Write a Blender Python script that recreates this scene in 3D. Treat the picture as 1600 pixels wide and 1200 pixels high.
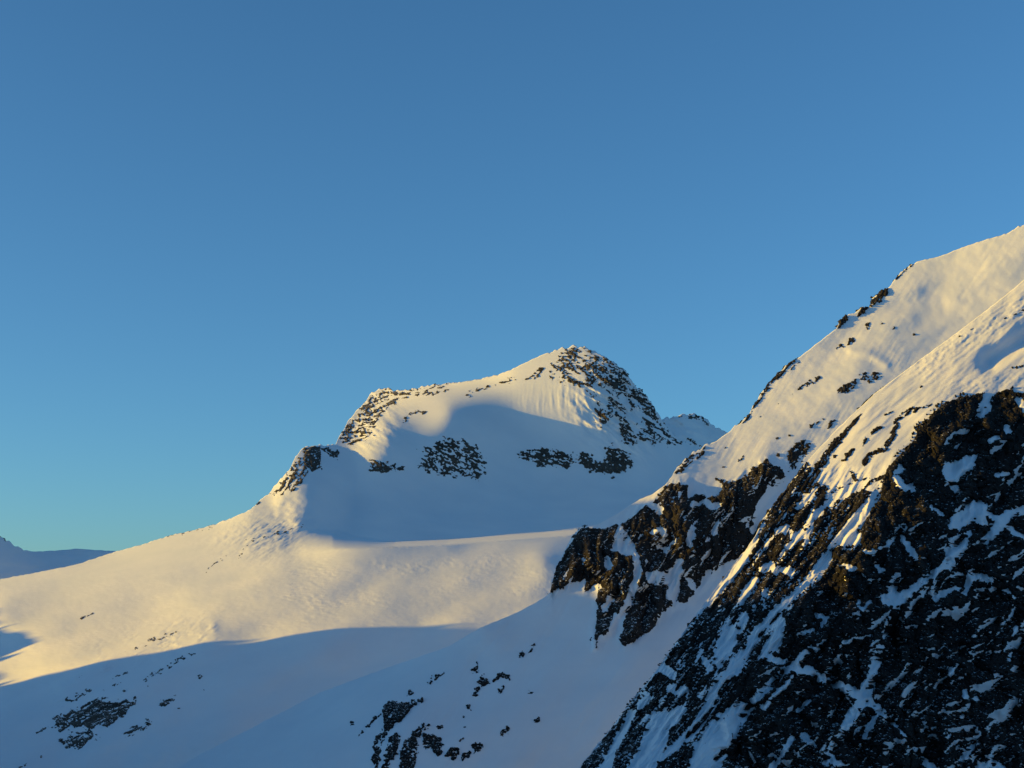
import bpy, math
import numpy as np
for o in list(bpy.data.objects): bpy.data.objects.remove(o)
scn = bpy.context.scene
COL = scn.collection
R = math.radians

# ------------------------------------------------------------------ camera
F = 2198.0                      # focal length in photo pixels (1600 wide)
PITCH = R(10.3)
cam = bpy.data.cameras.new('camera'); cam_o = bpy.data.objects.new('camera', cam); COL.objects.link(cam_o)
cam.sensor_width = 36.0; cam.lens = 36.0*F/1600.0
cam.clip_start = 1.0; cam.clip_end = 80000.0
cam_o.rotation_euler = (R(90)+PITCH, 0, 0)
scn.camera = cam_o

# ------------------------------------------------------------------ sun and sky
SUN_EL = R(5.98)
SH = np.array([-0.9796, -0.2012]); SH /= np.linalg.norm(SH)     # horizontal direction towards the sun
TE = math.tan(SUN_EL)
w = bpy.data.worlds.new('World'); scn.world = w; w.use_nodes = True
nt = w.node_tree; bg = nt.nodes['Background']
sky = nt.nodes.new('ShaderNodeTexSky'); sky.sky_type = 'NISHITA'; sky.sun_disc = False
sky.sun_elevation = SUN_EL
sky.sun_rotation = math.atan2(SH[0], SH[1])
sky.altitude = 1500; sky.air_density = 1.0; sky.dust_density = 2.5; sky.ozone_density = 2.8
tint = nt.nodes.new('ShaderNodeMixRGB'); tint.blend_type = 'MULTIPLY'; tint.inputs[0].default_value = 1.0
tint.inputs[2].default_value = (0.57, 0.84, 0.93, 1)          # the camera's colour balance
nt.links.new(sky.outputs[0], tint.inputs[1]); nt.links.new(tint.outputs[0], bg.inputs[0]); bg.inputs[1].default_value = 0.15
sun = bpy.data.lights.new('sun', 'SUN'); sun.energy = 4.3; sun.angle = R(0.5); sun.color = (1.0, 0.61, 0.04)
sun_o = bpy.data.objects.new('sun', sun); COL.objects.link(sun_o)
from mathutils import Vector
sd = Vector((SH[0], SH[1], TE)).normalized()
sun_o.rotation_euler = sd.to_track_quat('Z', 'Y').to_euler()
scn.view_settings.view_transform = 'Standard'; scn.view_settings.look = 'None'
scn.view_settings.exposure = 0.75; scn.view_settings.gamma = 1.0

# ------------------------------------------------------------------ numeric helpers
cP, sP = math.cos(PITCH), math.sin(PITCH)
def at(px, py, D):
    """point of the world seen at photo pixel px,py at the distance y = D metres"""
    u = (px-800.0)/F; v = (600.0-py)/F
    ry = cP - v*sP; rz = sP + v*cP
    return np.stack([D*u/ry, D+0*px, D*rz/ry], -1)

_rng = np.random.RandomState(7)
_perm = _rng.permutation(4096)
_ga = _rng.rand(4096)*2*np.pi
_gx, _gy = np.cos(_ga), np.sin(_ga)
def perlin(x, y, seed=0):
    xi = np.floor(x).astype(np.int64); yi = np.floor(y).astype(np.int64)
    fx = x-xi; fy = y-yi
    ux = fx*fx*fx*(fx*(fx*6-15)+10); uy = fy*fy*fy*(fy*(fy*6-15)+10)
    def g(ix, iy, dx, dy):
        h = _perm[(_perm[(ix+seed*131) & 4095] + iy*57 + seed*17) & 4095]
        return _gx[h]*dx + _gy[h]*dy
    a = g(xi, yi, fx, fy); b = g(xi+1, yi, fx-1, fy)
    c = g(xi, yi+1, fx, fy-1); d = g(xi+1, yi+1, fx-1, fy-1)
    return (a+(b-a)*ux) + ((c+(d-c)*ux)-(a+(b-a)*ux))*uy
def fbm(x, y, octv=5, seed=0, gain=0.5, ridge=False):
    t = 0*x; a = 1.0; tot = 0.0
    for i in range(octv):
        n = perlin(x, y, seed+i*3)
        if ridge: n = 0.35-np.abs(n)*1.4
        t = t + a*n; tot += a*a
        x = x*2.03+11.3; y = y*2.03-7.7; a *= gain
    return t/(0.27*math.sqrt(tot))          # about unit spread
def blocks(x, y, seed=0, tilt=1.1):
    """angular broken rock: every cell of a jittered grid is a plane of its own height and tilt"""
    xi = np.floor(x).astype(np.int64); yi = np.floor(y).astype(np.int64)
    best = np.full(x.shape, 1e9); val = np.zeros(x.shape)
    for dx in (-1, 0, 1):
        for dy in (-1, 0, 1):
            ix, iy = xi+dx, yi+dy
            h = _perm[(_perm[(ix+seed*91) & 4095] + iy*61 + seed*29) & 4095]
            h2 = _perm[(h+977) & 4095]; h3 = _perm[(h2+1543) & 4095]
            cx = ix+0.5+0.42*_gx[h]; cy = iy+0.5+0.42*_gy[h]
            d = (x-cx)**2+(y-cy)**2
            v = (h2/2048.0-1.0)*0.8 + tilt*(_gx[h3]*(x-cx)+_gy[h3]*(y-cy))
            m = d < best; best = np.where(m, d, best); val = np.where(m, v, val)
    return val
def sstep(e0, e1, x):
    t = np.clip((x-e0)/(e1-e0), 0, 1); return t*t*(3-2*t)
def rot(px, py, ang, lx, ly):
    """coordinates along / across a grain direction; ang = degrees, up-right positive"""
    a = R(ang); c, s = math.cos(a), math.sin(a)
    return (px*c - py*s)/lx, (px*s + py*c)/ly

class TPS:
    def __init__(self, pts, lam=0.02):
        P = np.array(pts, float); self.c = P[:, :2]/300.0; n = len(P)
        K = self._k(self.c[:, None, :]-self.c[None]) + lam*np.eye(n)
        A = np.zeros((n+3, n+3)); A[:n, :n] = K; A[:n, n] = 1; A[:n, n+1:] = self.c
        A[n, :n] = 1; A[n+1:, :n] = self.c.T
        b = np.zeros(n+3); b[:n] = P[:, 2]
        self.w = np.linalg.solve(A, b)
    def _k(self, d):
        r2 = (d**2).sum(-1)+1e-12
        return 0.5*r2*np.log(r2)
    def __call__(self, px, py):
        sh = px.shape; x = px.ravel()/300.0; y = py.ravel()/300.0
        out = self.w[-3] + self.w[-2]*x + self.w[-1]*y
        for i, (cx, cy) in enumerate(self.c):
            r2 = (x-cx)**2+(y-cy)**2+1e-12
            out += self.w[i]*0.5*r2*np.log(r2)
        return out.reshape(sh)

def poly_sdf(px, py, poly):
    """signed distance in px, positive inside"""
    P = np.array(poly, float); n = len(P)
    d2 = np.full(px.shape, 1e18); ins = np.zeros(px.shape, bool)
    for i in range(n):
        ax, ay = P[i]; bx, by = P[(i+1) % n]
        ex, ey = bx-ax, by-ay; L = ex*ex+ey*ey+1e-9
        t = np.clip(((px-ax)*ex+(py-ay)*ey)/L, 0, 1)
        d2 = np.minimum(d2, (px-ax-t*ex)**2+(py-ay-t*ey)**2)
        if ay != by:
            c = ((ay > py) != (by > py)) & (px < (bx-ax)*(py-ay)/(by-ay)+ax)
            ins ^= c
    d = np.sqrt(d2)
    return np.where(ins, d, -d)
def stroke_sdf(px, py, pts):
    """pts = (x, y, half width) list; positive inside the stroke"""
    best = np.full(px.shape, -1e9)
    for (ax, ay, aw), (bx, by, bw) in zip(pts[:-1], pts[1:]):
        ex, ey = bx-ax, by-ay; L = ex*ex+ey*ey+1e-9
        t = np.clip(((px-ax)*ex+(py-ay)*ey)/L, 0, 1)
        d = np.sqrt((px-ax-t*ex)**2+(py-ay-t*ey)**2)
        best = np.maximum(best, aw+(bw-aw)*t-d)
    return best
def shape_sdf(px, py, sh):
    if len(sh[0]) == 2: return poly_sdf(px, py, sh)
    if len(sh) == 1:
        x, y, r = sh[0]; return r-np.hypot(px-x, py-y)
    return stroke_sdf(px, py, sh)

def grid_mesh(name, P, mat, keep=None, smooth=True, kind=None):
    nr, nc = P.shape[:2]
    idx = np.arange(nr*nc).reshape(nr, nc)
    q = np.stack([idx[:-1, :-1], idx[1:, :-1], idx[1:, 1:], idx[:-1, 1:]], -1).reshape(-1, 4)
    if keep is not None: q = q[keep.ravel()]
    V = P.reshape(-1, 3)
    used = np.unique(q); remap = np.full(nr*nc, -1); remap[used] = np.arange(len(used))
    V = V[used]; q = remap[q]
    me = bpy.data.meshes.new(name)
    me.vertices.add(len(V)); me.vertices.foreach_set('co', V.astype(np.float32).ravel())
    me.loops.add(q.size); me.loops.foreach_set('vertex_index', q.astype(np.int32).ravel())
    me.polygons.add(len(q))
    me.polygons.foreach_set('loop_start', (np.arange(len(q))*4).astype(np.int32))
    me.polygons.foreach_set('use_smooth', np.full(len(q), smooth))
    me.update(calc_edges=True); me.materials.append(mat)
    o = bpy.data.objects.new(name, me); COL.objects.link(o)
    if kind: o['kind'] = kind
    return o

# ------------------------------------------------------------------ materials
def new_mat(name):
    m = bpy.data.materials.new(name); m.use_nodes = True
    n = m.node_tree.nodes; b = n['Principled BSDF']; return m, n, m.node_tree.links, b
def noise_node(n, l, vec, scale, detail=6, rough=0.6):
    t = n.new('ShaderNodeTexNoise'); t.inputs['Scale'].default_value = scale
    t.inputs['Detail'].default_value = detail; t.inputs['Roughness'].default_value = rough
    if vec is not None: l.new(vec, t.inputs['Vector'])
    return t
def mapped(n, l, sc=(1, 1, 1), rt=(0, 0, 0)):
    tc = n.new('ShaderNodeTexCoord'); mp = n.new('ShaderNodeMapping')
    mp.inputs['Scale'].default_value = sc; mp.inputs['Rotation'].default_value = rt
    l.new(tc.outputs['Object'], mp.inputs['Vector']); return mp.outputs[0]
def ramp(n, l, fac, stops):
    r = n.new('ShaderNodeValToRGB'); e = r.color_ramp.elements
    e[0].position, e[0].color = stops[0][0], (*stops[0][1], 1)
    e[1].position, e[1].color = stops[1][0], (*stops[1][1], 1)
    for p, c in stops[2:]:
        k = e.new(p); k.color = (*c, 1)
    l.new(fac, r.inputs[0]); return r
def snow_mat(name, size, bump=0.5, stretch=2.5):
    """size = metres of the wind crust pattern"""
    m, n, l, b = new_mat(name)
    v = mapped(n, l, (1, stretch, 1), (0, 0, R(25)))
    a = noise_node(n, l, v, 1.0/size, 7, 0.62)
    c = noise_node(n, l, mapped(n, l), 1.0/(size*12), 4, 0.55)
    col = ramp(n, l, c.outputs[0], [(0.3, (0.72, 0.74, 0.76)), (0.7, (0.80, 0.80, 0.80))])
    l.new(col.outputs[0], b.inputs['Base Color'])
    b.inputs['Roughness'].default_value = 0.75
    b.inputs['Specular IOR Level'].default_value = 0.15
    mul = n.new('ShaderNodeMath'); mul.operation = 'MULTIPLY'
    cr = ramp(n, l, c.outputs[0], [(0.38, (0.25,)*3), (0.62, (1,)*3)])
    l.new(a.outputs[0], mul.inputs[0]); l.new(cr.outputs[0], mul.inputs[1])
    bp = n.new('ShaderNodeBump'); bp.inputs['Strength'].default_value = bump; bp.inputs['Distance'].default_value = size*0.16
    l.new(mul.outputs[0], bp.inputs['Height']); l.new(bp.outputs[0], b.inputs['Normal'])
    return m
def rock_mat(name, size, lo, hi, dust=0.5):
    m, n, l, b = new_mat(name)
    v = mapped(n, l)
    a = noise_node(n, l, v, 1.0/size, 9, 0.68)
    c = noise_node(n, l, v, 1.0/(size*7), 4, 0.6)
    mx = n.new('ShaderNodeMath'); mx.operation = 'ADD'; l.new(a.outputs[0], mx.inputs[0]); l.new(c.outputs[0], mx.inputs[1])
    hf = n.new('ShaderNodeMath'); hf.operation = 'MULTIPLY'; hf.inputs[1].default_value = 0.5; l.new(mx.outputs[0], hf.inputs[0])
    col = ramp(n, l, hf.outputs[0], [(0.36, lo), (0.62, hi)])
    # snow caught on the ledges: where the surface lies flat enough, broken by noise
    g = n.new('ShaderNodeNewGeometry'); sx = n.new('ShaderNodeSeparateXYZ'); l.new(g.outputs['Normal'], sx.inputs[0])
    d = noise_node(n, l, v, 1.0/(size*0.8), 6, 0.7)
    ad = n.new('ShaderNodeMath'); ad.operation = 'ADD'; l.new(sx.outputs['Z'], ad.inputs[0]); l.new(d.outputs[0], ad.inputs[1])
    r = ramp(n, l, ad.outputs[0], [(0.0, (0,)*3), (1.0, (1,)*3)])
    mr = n.new('ShaderNodeMapRange'); mr.inputs['From Min'].default_value = 1.62-dust; mr.inputs['From Max'].default_value = 1.70-dust
    l.new(ad.outputs[0], mr.inputs['Value']); n.remove(r)
    mix = n.new('ShaderNodeMixRGB'); l.new(mr.outputs[0], mix.inputs[0]); l.new(col.outputs[0], mix.inputs[1])
    mix.inputs[2].default_value = (0.8, 0.8, 0.8, 1)
    l.new(mix.outputs[0], b.inputs['Base Color'])
    b.inputs['Roughness'].default_value = 0.9; b.inputs['Specular IOR Level'].default_value = 0.1
    bp = n.new('ShaderNodeBump'); bp.inputs['Strength'].default_value = 0.9; bp.inputs['Distance'].default_value = size*0.35
    l.new(a.outputs[0], bp.inputs['Height']); l.new(bp.outputs[0], b.inputs['Normal'])
    return m
M_snow_far = snow_mat('far_snow', 26, 0.15)
M_snow_gl = snow_mat('glacier_snow', 13, 0.3)
M_snow_r1 = snow_mat('ridge_snow', 5, 0.22)
M_snow_r2 = snow_mat('near_ridge_snow', 2, 0.25)
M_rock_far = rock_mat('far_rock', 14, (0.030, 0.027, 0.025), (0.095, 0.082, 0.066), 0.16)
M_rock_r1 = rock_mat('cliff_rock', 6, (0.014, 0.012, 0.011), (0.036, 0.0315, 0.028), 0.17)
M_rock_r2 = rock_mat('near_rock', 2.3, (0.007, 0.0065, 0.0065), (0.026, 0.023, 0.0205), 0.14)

# ------------------------------------------------------------------ terrain sheets
class Sheet:
    def __init__(self, crest, depth, detail, crest_jag=None, base=None, back=0.62, scale=1.0):
        c = np.array(crest, float); self.cx, self.cy = c[:, 0], c[:, 1]
        self.back = back; self.scale = scale
        self.base = base or (lambda px, py: 0*px)
        k = np.array(depth, float); k[:, 2] -= self.base(k[:, 0], k[:, 1])
        self.tps = TPS(k); self.detail = detail; self.jag = crest_jag
    def crest(self, px):
        y = np.interp(px, self.cx, self.cy)
        if self.jag is not None: y = y + self.jag(px)
        return y
    def depth(self, px, py):
        return (self.tps(px, py) + self.base(px, py) + self.detail(px, py))*self.scale
    def pos(self, px, s):
        cy = self.crest(px); py = cy+np.maximum(s, 0)
        D = self.depth(px, py); P = at(px, py, D)
        b = np.maximum(-s, 0)*D/F
        r = np.stack([P[..., 0], P[..., 1]], -1); r /= np.linalg.norm(r, axis=-1, keepdims=True)
        P[..., 0] += b*r[..., 0]; P[..., 1] += b*r[..., 1]; P[..., 2] -= self.back*b
        return P
    def build(self, name, mat, x0, x1, step, bottom, rows):
        px = np.arange(x0, x1+step, step)
        t = np.linspace(0, 1, rows)
        cy = self.crest(px)
        s_front = t[:, None]*(bottom-cy)[None, :]
        back = -np.array([2600, 1500, 900, 550, 350, 230, 150, 100, 70, 50, 35, 25, 18, 12, 8, 5, 3, 1.5], float)*0.62/self.back
        s = np.concatenate([np.repeat(back[:, None], len(px), 1), s_front], 0)
        P = self.pos(np.repeat(px[None], len(s), 0), s)
        return grid_mesh(name, P, mat, kind='structure')

def jagger(spans, seed):
    """small irregularities of the skyline; spans = (x0, x1, amplitude px)"""
    def f(px):
        a = np.full(np.shape(px), 0.35)
        for x0, x1, am in spans:
            a = np.maximum(a, am*sstep(x0-6, x0+2, px)*(1-sstep(x1-2, x1+6, px)))
        return a*fbm(px/9.0, 0*px+seed, 4, seed)*0.8
    return f

# --- the central peak with its cirque and the glacier below it
def edge_y(px):
    return np.interp(px, [380, 430, 520, 700, 890, 1200], [880, 872, 858.5, 851, 836.5, 815])
def g_jump(px, py):
    return 430*sstep(430, 560, px)*(1-sstep(-9-30*(1-sstep(470, 620, px)), 1, py-edge_y(px)))
def g_detail(px, py):
    d = 0*px
    x, y = rot(px, py, 22, 190, 80)
    low = sstep(-10, 30, py-edge_y(px))
    d = d + (6+7*low)*fbm(x, y, 2, 1, gain=.35) + (.3+1.0*low)*fbm(px/26, py/15, 3, 5)*0.35
    # hummocky shoulder left of the cirque
    hm = np.exp(-((px-415)/75)**2-((py-842)/34)**2)
    d = d + hm*3.0*fbm(*rot(px, py, 24, 24, 7), 4, 9, gain=.6)
    lb = np.exp(-((px-452)/34)**2-((py-808)/40)**2)
    d = d + lb*6*fbm(px/38+.3, py/26, 3, 18, gain=.4)
    # faint rib and runnels under the summit
    up = np.exp(-((px-880)/60)**2-((py-620)/26)**2)
    d = d + up*0.8*fbm((px+2.5*perlin(px/20, py/20, 15))/5.5, py/55, 4, 12)
    fr = sstep(0, 30, py-edge_y(px))*sstep(300, 480, px)*(1-sstep(60, 150, py-edge_y(px)))
    pt = sstep(-.4, 1.2, fbm(px/90, py/30, 3, 17))
    d = d + (0.15*low+0.9*fr*pt)*fbm((px+py*.8)/14, (py-px*.08)/2.1, 3, 16)
    # rough ground on the pyramid and golden crag
    py_ = np.exp(-((px-975)/55)**2-((py-630)/70)**2)+0.8*np.exp(-((px-575)/40)**2-((py-650)/40)**2)
    x2, y2 = rot(px, py, -32, 30, 11)
    d = d + py_*10*fbm(x2, y2, 4, 14)
    # roll with a rocky lip, lower left
    lip = stroke_sdf(px, py, [(100, 1075, 0), (180, 1025, 0), (250, 997, 0), (330, 980, 0)])
    d = d - 14*np.exp(-(lip/13)**2) + 2.2*np.exp(-((lip+6)/22)**2)*fbm(*rot(px, py, 24, 26, 5), 4, 19, gain=.6)*sstep(-.6, .9, fbm(px/40, py/40, 2, 20))
    return d
G = Sheet(
    crest=[(-400, 1010), (-200, 955), (-60, 920), (0, 905), (60, 894), (120, 882), (180, 862), (225, 850), (260, 838), (300, 829), (330, 821), (365, 808),
           (392, 796), (405, 783), (420, 771), (437, 750), (452, 733), (462, 714), (472, 700), (486, 697), (505, 696), (524, 694), (531, 680),
           (543, 660), (556, 643), (570, 628), (581, 614), (592, 607), (602, 606), (615, 610), (640, 609), (668, 602), (700, 599), (740, 594),
           (775, 586), (800, 577), (822, 566), (850, 553), (875, 545), (893, 541), (908, 541), (925, 547), (946, 558), (966, 571), (978, 580), (984, 592),
           (995, 604), (1012, 620), (1024, 640), (1033, 655), (1050, 676), (1068, 697), (1085, 712), (1110, 735), (1180, 790), (1300, 850)],
    depth=[(-400, 1010, 3300), (-200, 955, 3500), (0, 905, 3549), (120, 882, 3558), (180, 862, 3641), (260, 838, 3685), (330, 821, 3700), (395, 797, 3690), (430, 765, 3890), (475, 700, 4163), (525, 695, 4279), (545, 657, 4581), (570, 628, 5001), (600, 606, 5173), (640, 609, 4957), (700, 598, 4984), (800, 577, 4887), (905, 541, 5002), (960, 567, 4895), (985, 600, 4903), (1025, 645, 4877), (1068, 700, 4802), (1180, 800, 4716), (930, 640, 4723), (980, 740, 4573), (1020, 690, 4692), (700, 640, 4526), (800, 640, 4708), (600, 660, 4363), (640, 700, 4285), (800, 700, 4529), (700, 720, 4312), (700, 800, 4080), (850, 800, 4241), (560, 780, 3953), (500, 760, 3868), (480, 800, 3655), (450, 830, 3612), (1000, 800, 4219), (700, 851, 3183), (890, 837, 3399), (520, 859, 3143), (440, 873, 3138), (350, 880, 3224), (0, 960, 3026), (0, 1000, 2900), (0, 1072, 2480), (150, 1035, 2440), (340, 1004, 2400), (500, 985, 2427), (700, 979, 2387), (860, 930, 2687), (150, 960, 2908), (300, 930, 2912), (500, 920, 2768), (700, 910, 2778), (850, 880, 2877), (0, 1130, 2250), (0, 1250, 2000), (150, 1130, 2150), (150, 1250, 1950), (400, 1100, 2080), (400, 1250, 1860), (700, 1100, 2020), (700, 1250, 1800), (1000, 1000, 2200), (1000, 1250, 1800), (1200, 1250, 1900), (-400, 1250, 2000), (-400, 1080, 2600)],
    detail=g_detail,
    crest_jag=jagger([(395, 530, 1.6), (530, 720, 1.6), (740, 800, 1.0), (860, 1075, 1.9), (225, 390, .8)], 3), base=g_jump)

# --- the long ridge on the right with its cliffs and the snow shoulder that runs down to the left
def r1_detail(px, py):
    x, y = rot(px, py, 45, 150, 60)
    d = 2.2*fbm(x, y, 3, 21, gain=.3) + 0.12*fbm(px/14, py/9, 3, 22)
    # cliffs: steep ribs and gullies
    cl = sstep(-14, 22, poly_sdf(px, py, R1_CLIFF))
    x, y = rot(px+7*fbm(px/60, py/60, 2, 24), py, 74, 85, 29)
    d = d - cl*(6+7*fbm(x, y, 4, 23, ridge=True, gain=.42))
    d = d + 0.5*fbm(px/34, py/20, 3, 27, gain=.4)*sstep(1150, 1250, px)
    # wind hollow and step high on the slope
    d = d - 5*np.exp(-(stroke_sdf(px, py, [(1345, 482, 0), (1385, 462, 0), (1430, 452, 0)])/12)**2)
    d = d + 4*np.exp(-(stroke_sdf(px, py, [(1340, 498, 0), (1400, 480, 0), (1470, 477, 0)])/14)**2)
    d = d - 3.2*np.exp(-(stroke_sdf(px, py, [(1330, 548, 0), (1360, 553, 0), (1385, 570, 0)])/7)**2)
    d = d + 0.6*np.exp(-(stroke_sdf(px, py, [(1545, 400, 0), (1500, 465, 0)])/3)**2)
    d = d + 0.4*np.exp(-(stroke_sdf(px, py, [(1562, 402, 0), (1516, 452, 0)])/3)**2)
    x, y = rot(px, py, 58, 70, 5)
    d = d + 0.16*fbm(x, y, 3, 29)*sstep(-6, 30, fbm(px/80, py/80, 2, 28)*18+10)
    return d
R1_CLIFF = [(858, 926), (868, 892), (882, 862), (894, 839), (915, 821), (928, 826), (945, 825), (979, 816), (999, 796), (1021, 783), (1038, 762), (1060, 754), (1074, 757),
            (1076, 777), (1095, 771), (1120, 778), (1130, 755), (1157, 748), (1178, 731), (1197, 719), (1220, 731), (1228, 745), (1200, 765), (1183, 788), (1174, 812), (1192, 816), (1185, 840),
            (1160, 870), (1132, 879), (1112, 901), (1092, 918), (1072, 945), (1058, 944), (1061, 925), (1045, 950), (1033, 964), (1027, 975), (1007, 992), (976, 1012), (965, 1000), (973, 969), (962, 960),
            (953, 989), (935, 995), (931, 1012), (930, 990), (933, 947), (931, 913), (912, 928), (916, 904), (891, 911), (875, 920)]
R1 = Sheet(
    crest=[(100, 1290), (200, 1240), (260, 1210), (312, 1179), (375, 1147), (500, 1082), (600, 1045), (701, 1010), (750, 981), (806, 958), (840, 940), (862, 925), (865, 908), (869, 892), (877, 873),
           (885, 853), (893, 839), (903, 828), (914, 821), (926, 824), (934, 819), (960, 805), (1000, 780), (1020, 772), (1040, 757), (1050, 744), (1058, 731), (1075, 713), (1090, 703), (1102, 695),
           (1118, 690), (1140, 674), (1168, 651), (1185, 620), (1210, 588), (1235, 566), (1249, 558), (1280, 534), (1307, 513), (1313, 499), (1321, 493), (1337, 489), (1345, 480), (1359, 480),
           (1363, 466), (1375, 456), (1388, 450), (1402, 432), (1416, 419), (1432, 409), (1470, 400), (1505, 386), (1535, 376), (1562, 368), (1577, 364), (1590, 354), (1605, 349), (1700, 310), (1900, 260)],
    depth=[(1900, 260, 2076.1), (1605, 349, 1938.6), (1432, 409, 1889.8), (1312, 505, 1740.7), (1249, 560, 1656.1), (1185, 620, 1573.0), (1140, 674, 1493.4), (1060, 730, 1398.0), (1000, 780, 1348.7), (930, 820, 1308.7), (893, 839, 1299.6), (862, 925, 1217.3), (750, 981, 1166.5), (600, 1045, 1221.6), (500, 1082, 1223.6), (375, 1147, 1189.1), (260, 1210, 1144.8), (100, 1290, 1051.9), (1580, 430, 1832.8), (1480, 480, 1774.6), (1400, 560, 1640.9), (1300, 620, 1549.8), (1250, 680, 1469.6), (1160, 700, 1442.7), (1120, 750, 1388.0), (1200, 720, 1420.6), (1200, 780, 1373.8), (1100, 760, 1374.7), (1060, 800, 1327.4), (1000, 820, 1311.8), (1100, 900, 1272.7), (1000, 940, 1211.8), (930, 900, 1229.6), (920, 860, 1268.1), (800, 1000, 1164.5), (744, 1029, 1156.2), (700, 1070, 1111.0), (655, 1090, 1090.4), (612, 1098, 1087.6), (590, 1150, 1035.6), (580, 1210, 984.2), (560, 1160, 1034.9), (530, 1200, 1012.2), (560, 1100, 1127.6), (450, 1150, 1129.4), (400, 1200, 1085.0), (300, 1290, 1006.4), (900, 1000, 1149.7), (1000, 1050, 1076.9), (850, 1100, 1050.3), (750, 1130, 1027.1), (900, 1190, 971.7), (700, 1200, 968.0), (1100, 1000, 1167.2), (1050, 1150, 1027.3), (1200, 900, 1297.7), (1300, 1000, 1262.5), (800, 1290, 891.3), (1100, 1290, 936.6), (1500, 700, 1461.2), (1700, 700, 1535.2), (1700, 1000, 1371.2), (1600, 1290, 1183.3)],
    detail=r1_detail,
    crest_jag=jagger([(860, 930, 2.2), (1045, 1110, 2.4), (1145, 1250, 2.0), (1308, 1430, 1.6), (1560, 1600, 1.2)], 31), back=0.95)

# --- the nearest ridge, lower right: lit snow on its left flank, a dark rock face on the right
R2_FACE = [(1610, 617), (1590, 613), (1570, 612), (1548, 620), (1530, 616), (1500, 623), (1479, 629), (1456, 650), (1434, 673), (1430, 688), (1413, 705), (1405, 716), (1385, 733), (1380, 756), (1378, 779),
           (1361, 801), (1347, 828), (1348, 853), (1331, 861), (1303, 864), (1298, 885), (1275, 917), (1258, 930), (1247, 944), (1226, 962), (1224, 985), (1213, 1018), (1196, 1024), (1170, 1045),
           (1150, 1075), (1120, 1120), (1095, 1155), (1060, 1210), (1060, 1320), (1900, 1320), (1900, 600)]
def r2_detail(px, py):
    x, y = rot(px, py, 52, 120, 45)
    d = 2.0*fbm(x, y, 3, 41, gain=.35)
    fc = sstep(-10, 40, poly_sdf(px, py, R2_FACE))
    x, y = rot(px+10*fbm(px/90, py/90, 2, 49), py, 58, 85, 52)
    d = d - fc*(6*fbm(x, y, 4, 43, ridge=True, gain=.4)+1.6*fbm(px/22, py/26, 3, 44))
    lf = (1-fc)*sstep(690, 800, py)
    x, y = rot(px, py, 55, 60, 16)
    d = d - lf*2.5*fbm(x, y, 4, 46, ridge=True, gain=.4)
    up = (1-fc)*(1-sstep(650, 760, py))
    x, y = rot(px, py, 40, 60, 10)
    d = d + up*0.45*fbm(x, y, 4, 48)
    cr_ = np.exp(-(stroke_sdf(px, py, [(1440, 570, 0), (1500, 530, 0), (1620, 470, 0)])/22)**2)+0.6*np.exp(-(stroke_sdf(px, py, [(1480, 610, 0), (1640, 580, 0)])/20)**2)
    d = d + cr_*0.5*fbm(*rot(px, py, 33, 13, 5), 4, 50, gain=.6)
    # shaded hollow near the right edge
    d = d + 22*np.exp(-(stroke_sdf(px, py, [(1548, 566, 0), (1600, 532, 0), (1700, 475, 0)])/15)**2)
    return d
R2 = Sheet(
    crest=[(700, 1500), (800, 1350), (870, 1255), (905, 1200), (930, 1168), (955, 1138), (970, 1118), (995, 1085), (1018, 1058), (1045, 1020), (1060, 1000), (1085, 965), (1095, 948), (1110, 932), (1132, 900),
           (1158, 868), (1180, 838), (1186, 822), (1195, 808), (1205, 794), (1225, 768), (1243, 745), (1260, 722), (1280, 700), (1310, 668), (1340, 640), (1370, 612), (1400, 590), (1440, 560), (1480, 531), (1520, 501),
           (1560, 470), (1585, 450), (1600, 437), (1700, 380), (1900, 300), (2700, 60)],
    depth=[(1900, 300, 1279.9), (1600, 437, 1193.8), (1480, 531, 1116.0), (1400, 590, 1058.7), (1340, 640, 1014.0), (1280, 700, 959.1), (1240, 748, 921.5), (1185, 830, 852.0), (1130, 903, 806.9), (1085, 965, 764.2), (1060, 1000, 730.8), (1018, 1058, 702.1), (970, 1118, 680.4), (930, 1168, 657.1), (870, 1255, 517.1), (700, 1500, 500.6), (1600, 530, 1101.7), (1500, 590, 1040.3), (1600, 612, 1019.8), (1456, 650, 975.3), (1385, 745, 894.9), (1320, 770, 886.7), (1345, 840, 823.6), (1290, 880, 803.0), (1220, 900, 797.0), (1240, 960, 746.8), (1160, 980, 739.7), (1190, 1025, 717.1), (1100, 1050, 693.0), (1120, 1120, 664.4), (1050, 1120, 660.7), (1060, 1200, 611.6), (980, 1200, 591.1), (1500, 750, 921.8), (1600, 720, 964.3), (1600, 850, 886.1), (1450, 900, 809.2), (1600, 950, 850.4), (1400, 1000, 775.3), (1300, 1050, 732.4), (1500, 1050, 780.0), (1400, 1100, 733.2), (1600, 1150, 786.9), (1300, 1200, 672.5), (1500, 1200, 731.5), (1200, 1200, 642.4), (1200, 1320, 597.6), (1500, 1320, 688.8), (1900, 1320, 819.1), (1900, 900, 952.7), (1000, 1320, 505.9)],
    detail=r2_detail,
    crest_jag=jagger([(905, 1190, 1.2), (1190, 1262, 1.8), (1290, 1345, 1.0)], 51), back=1.35, scale=0.6)

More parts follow.
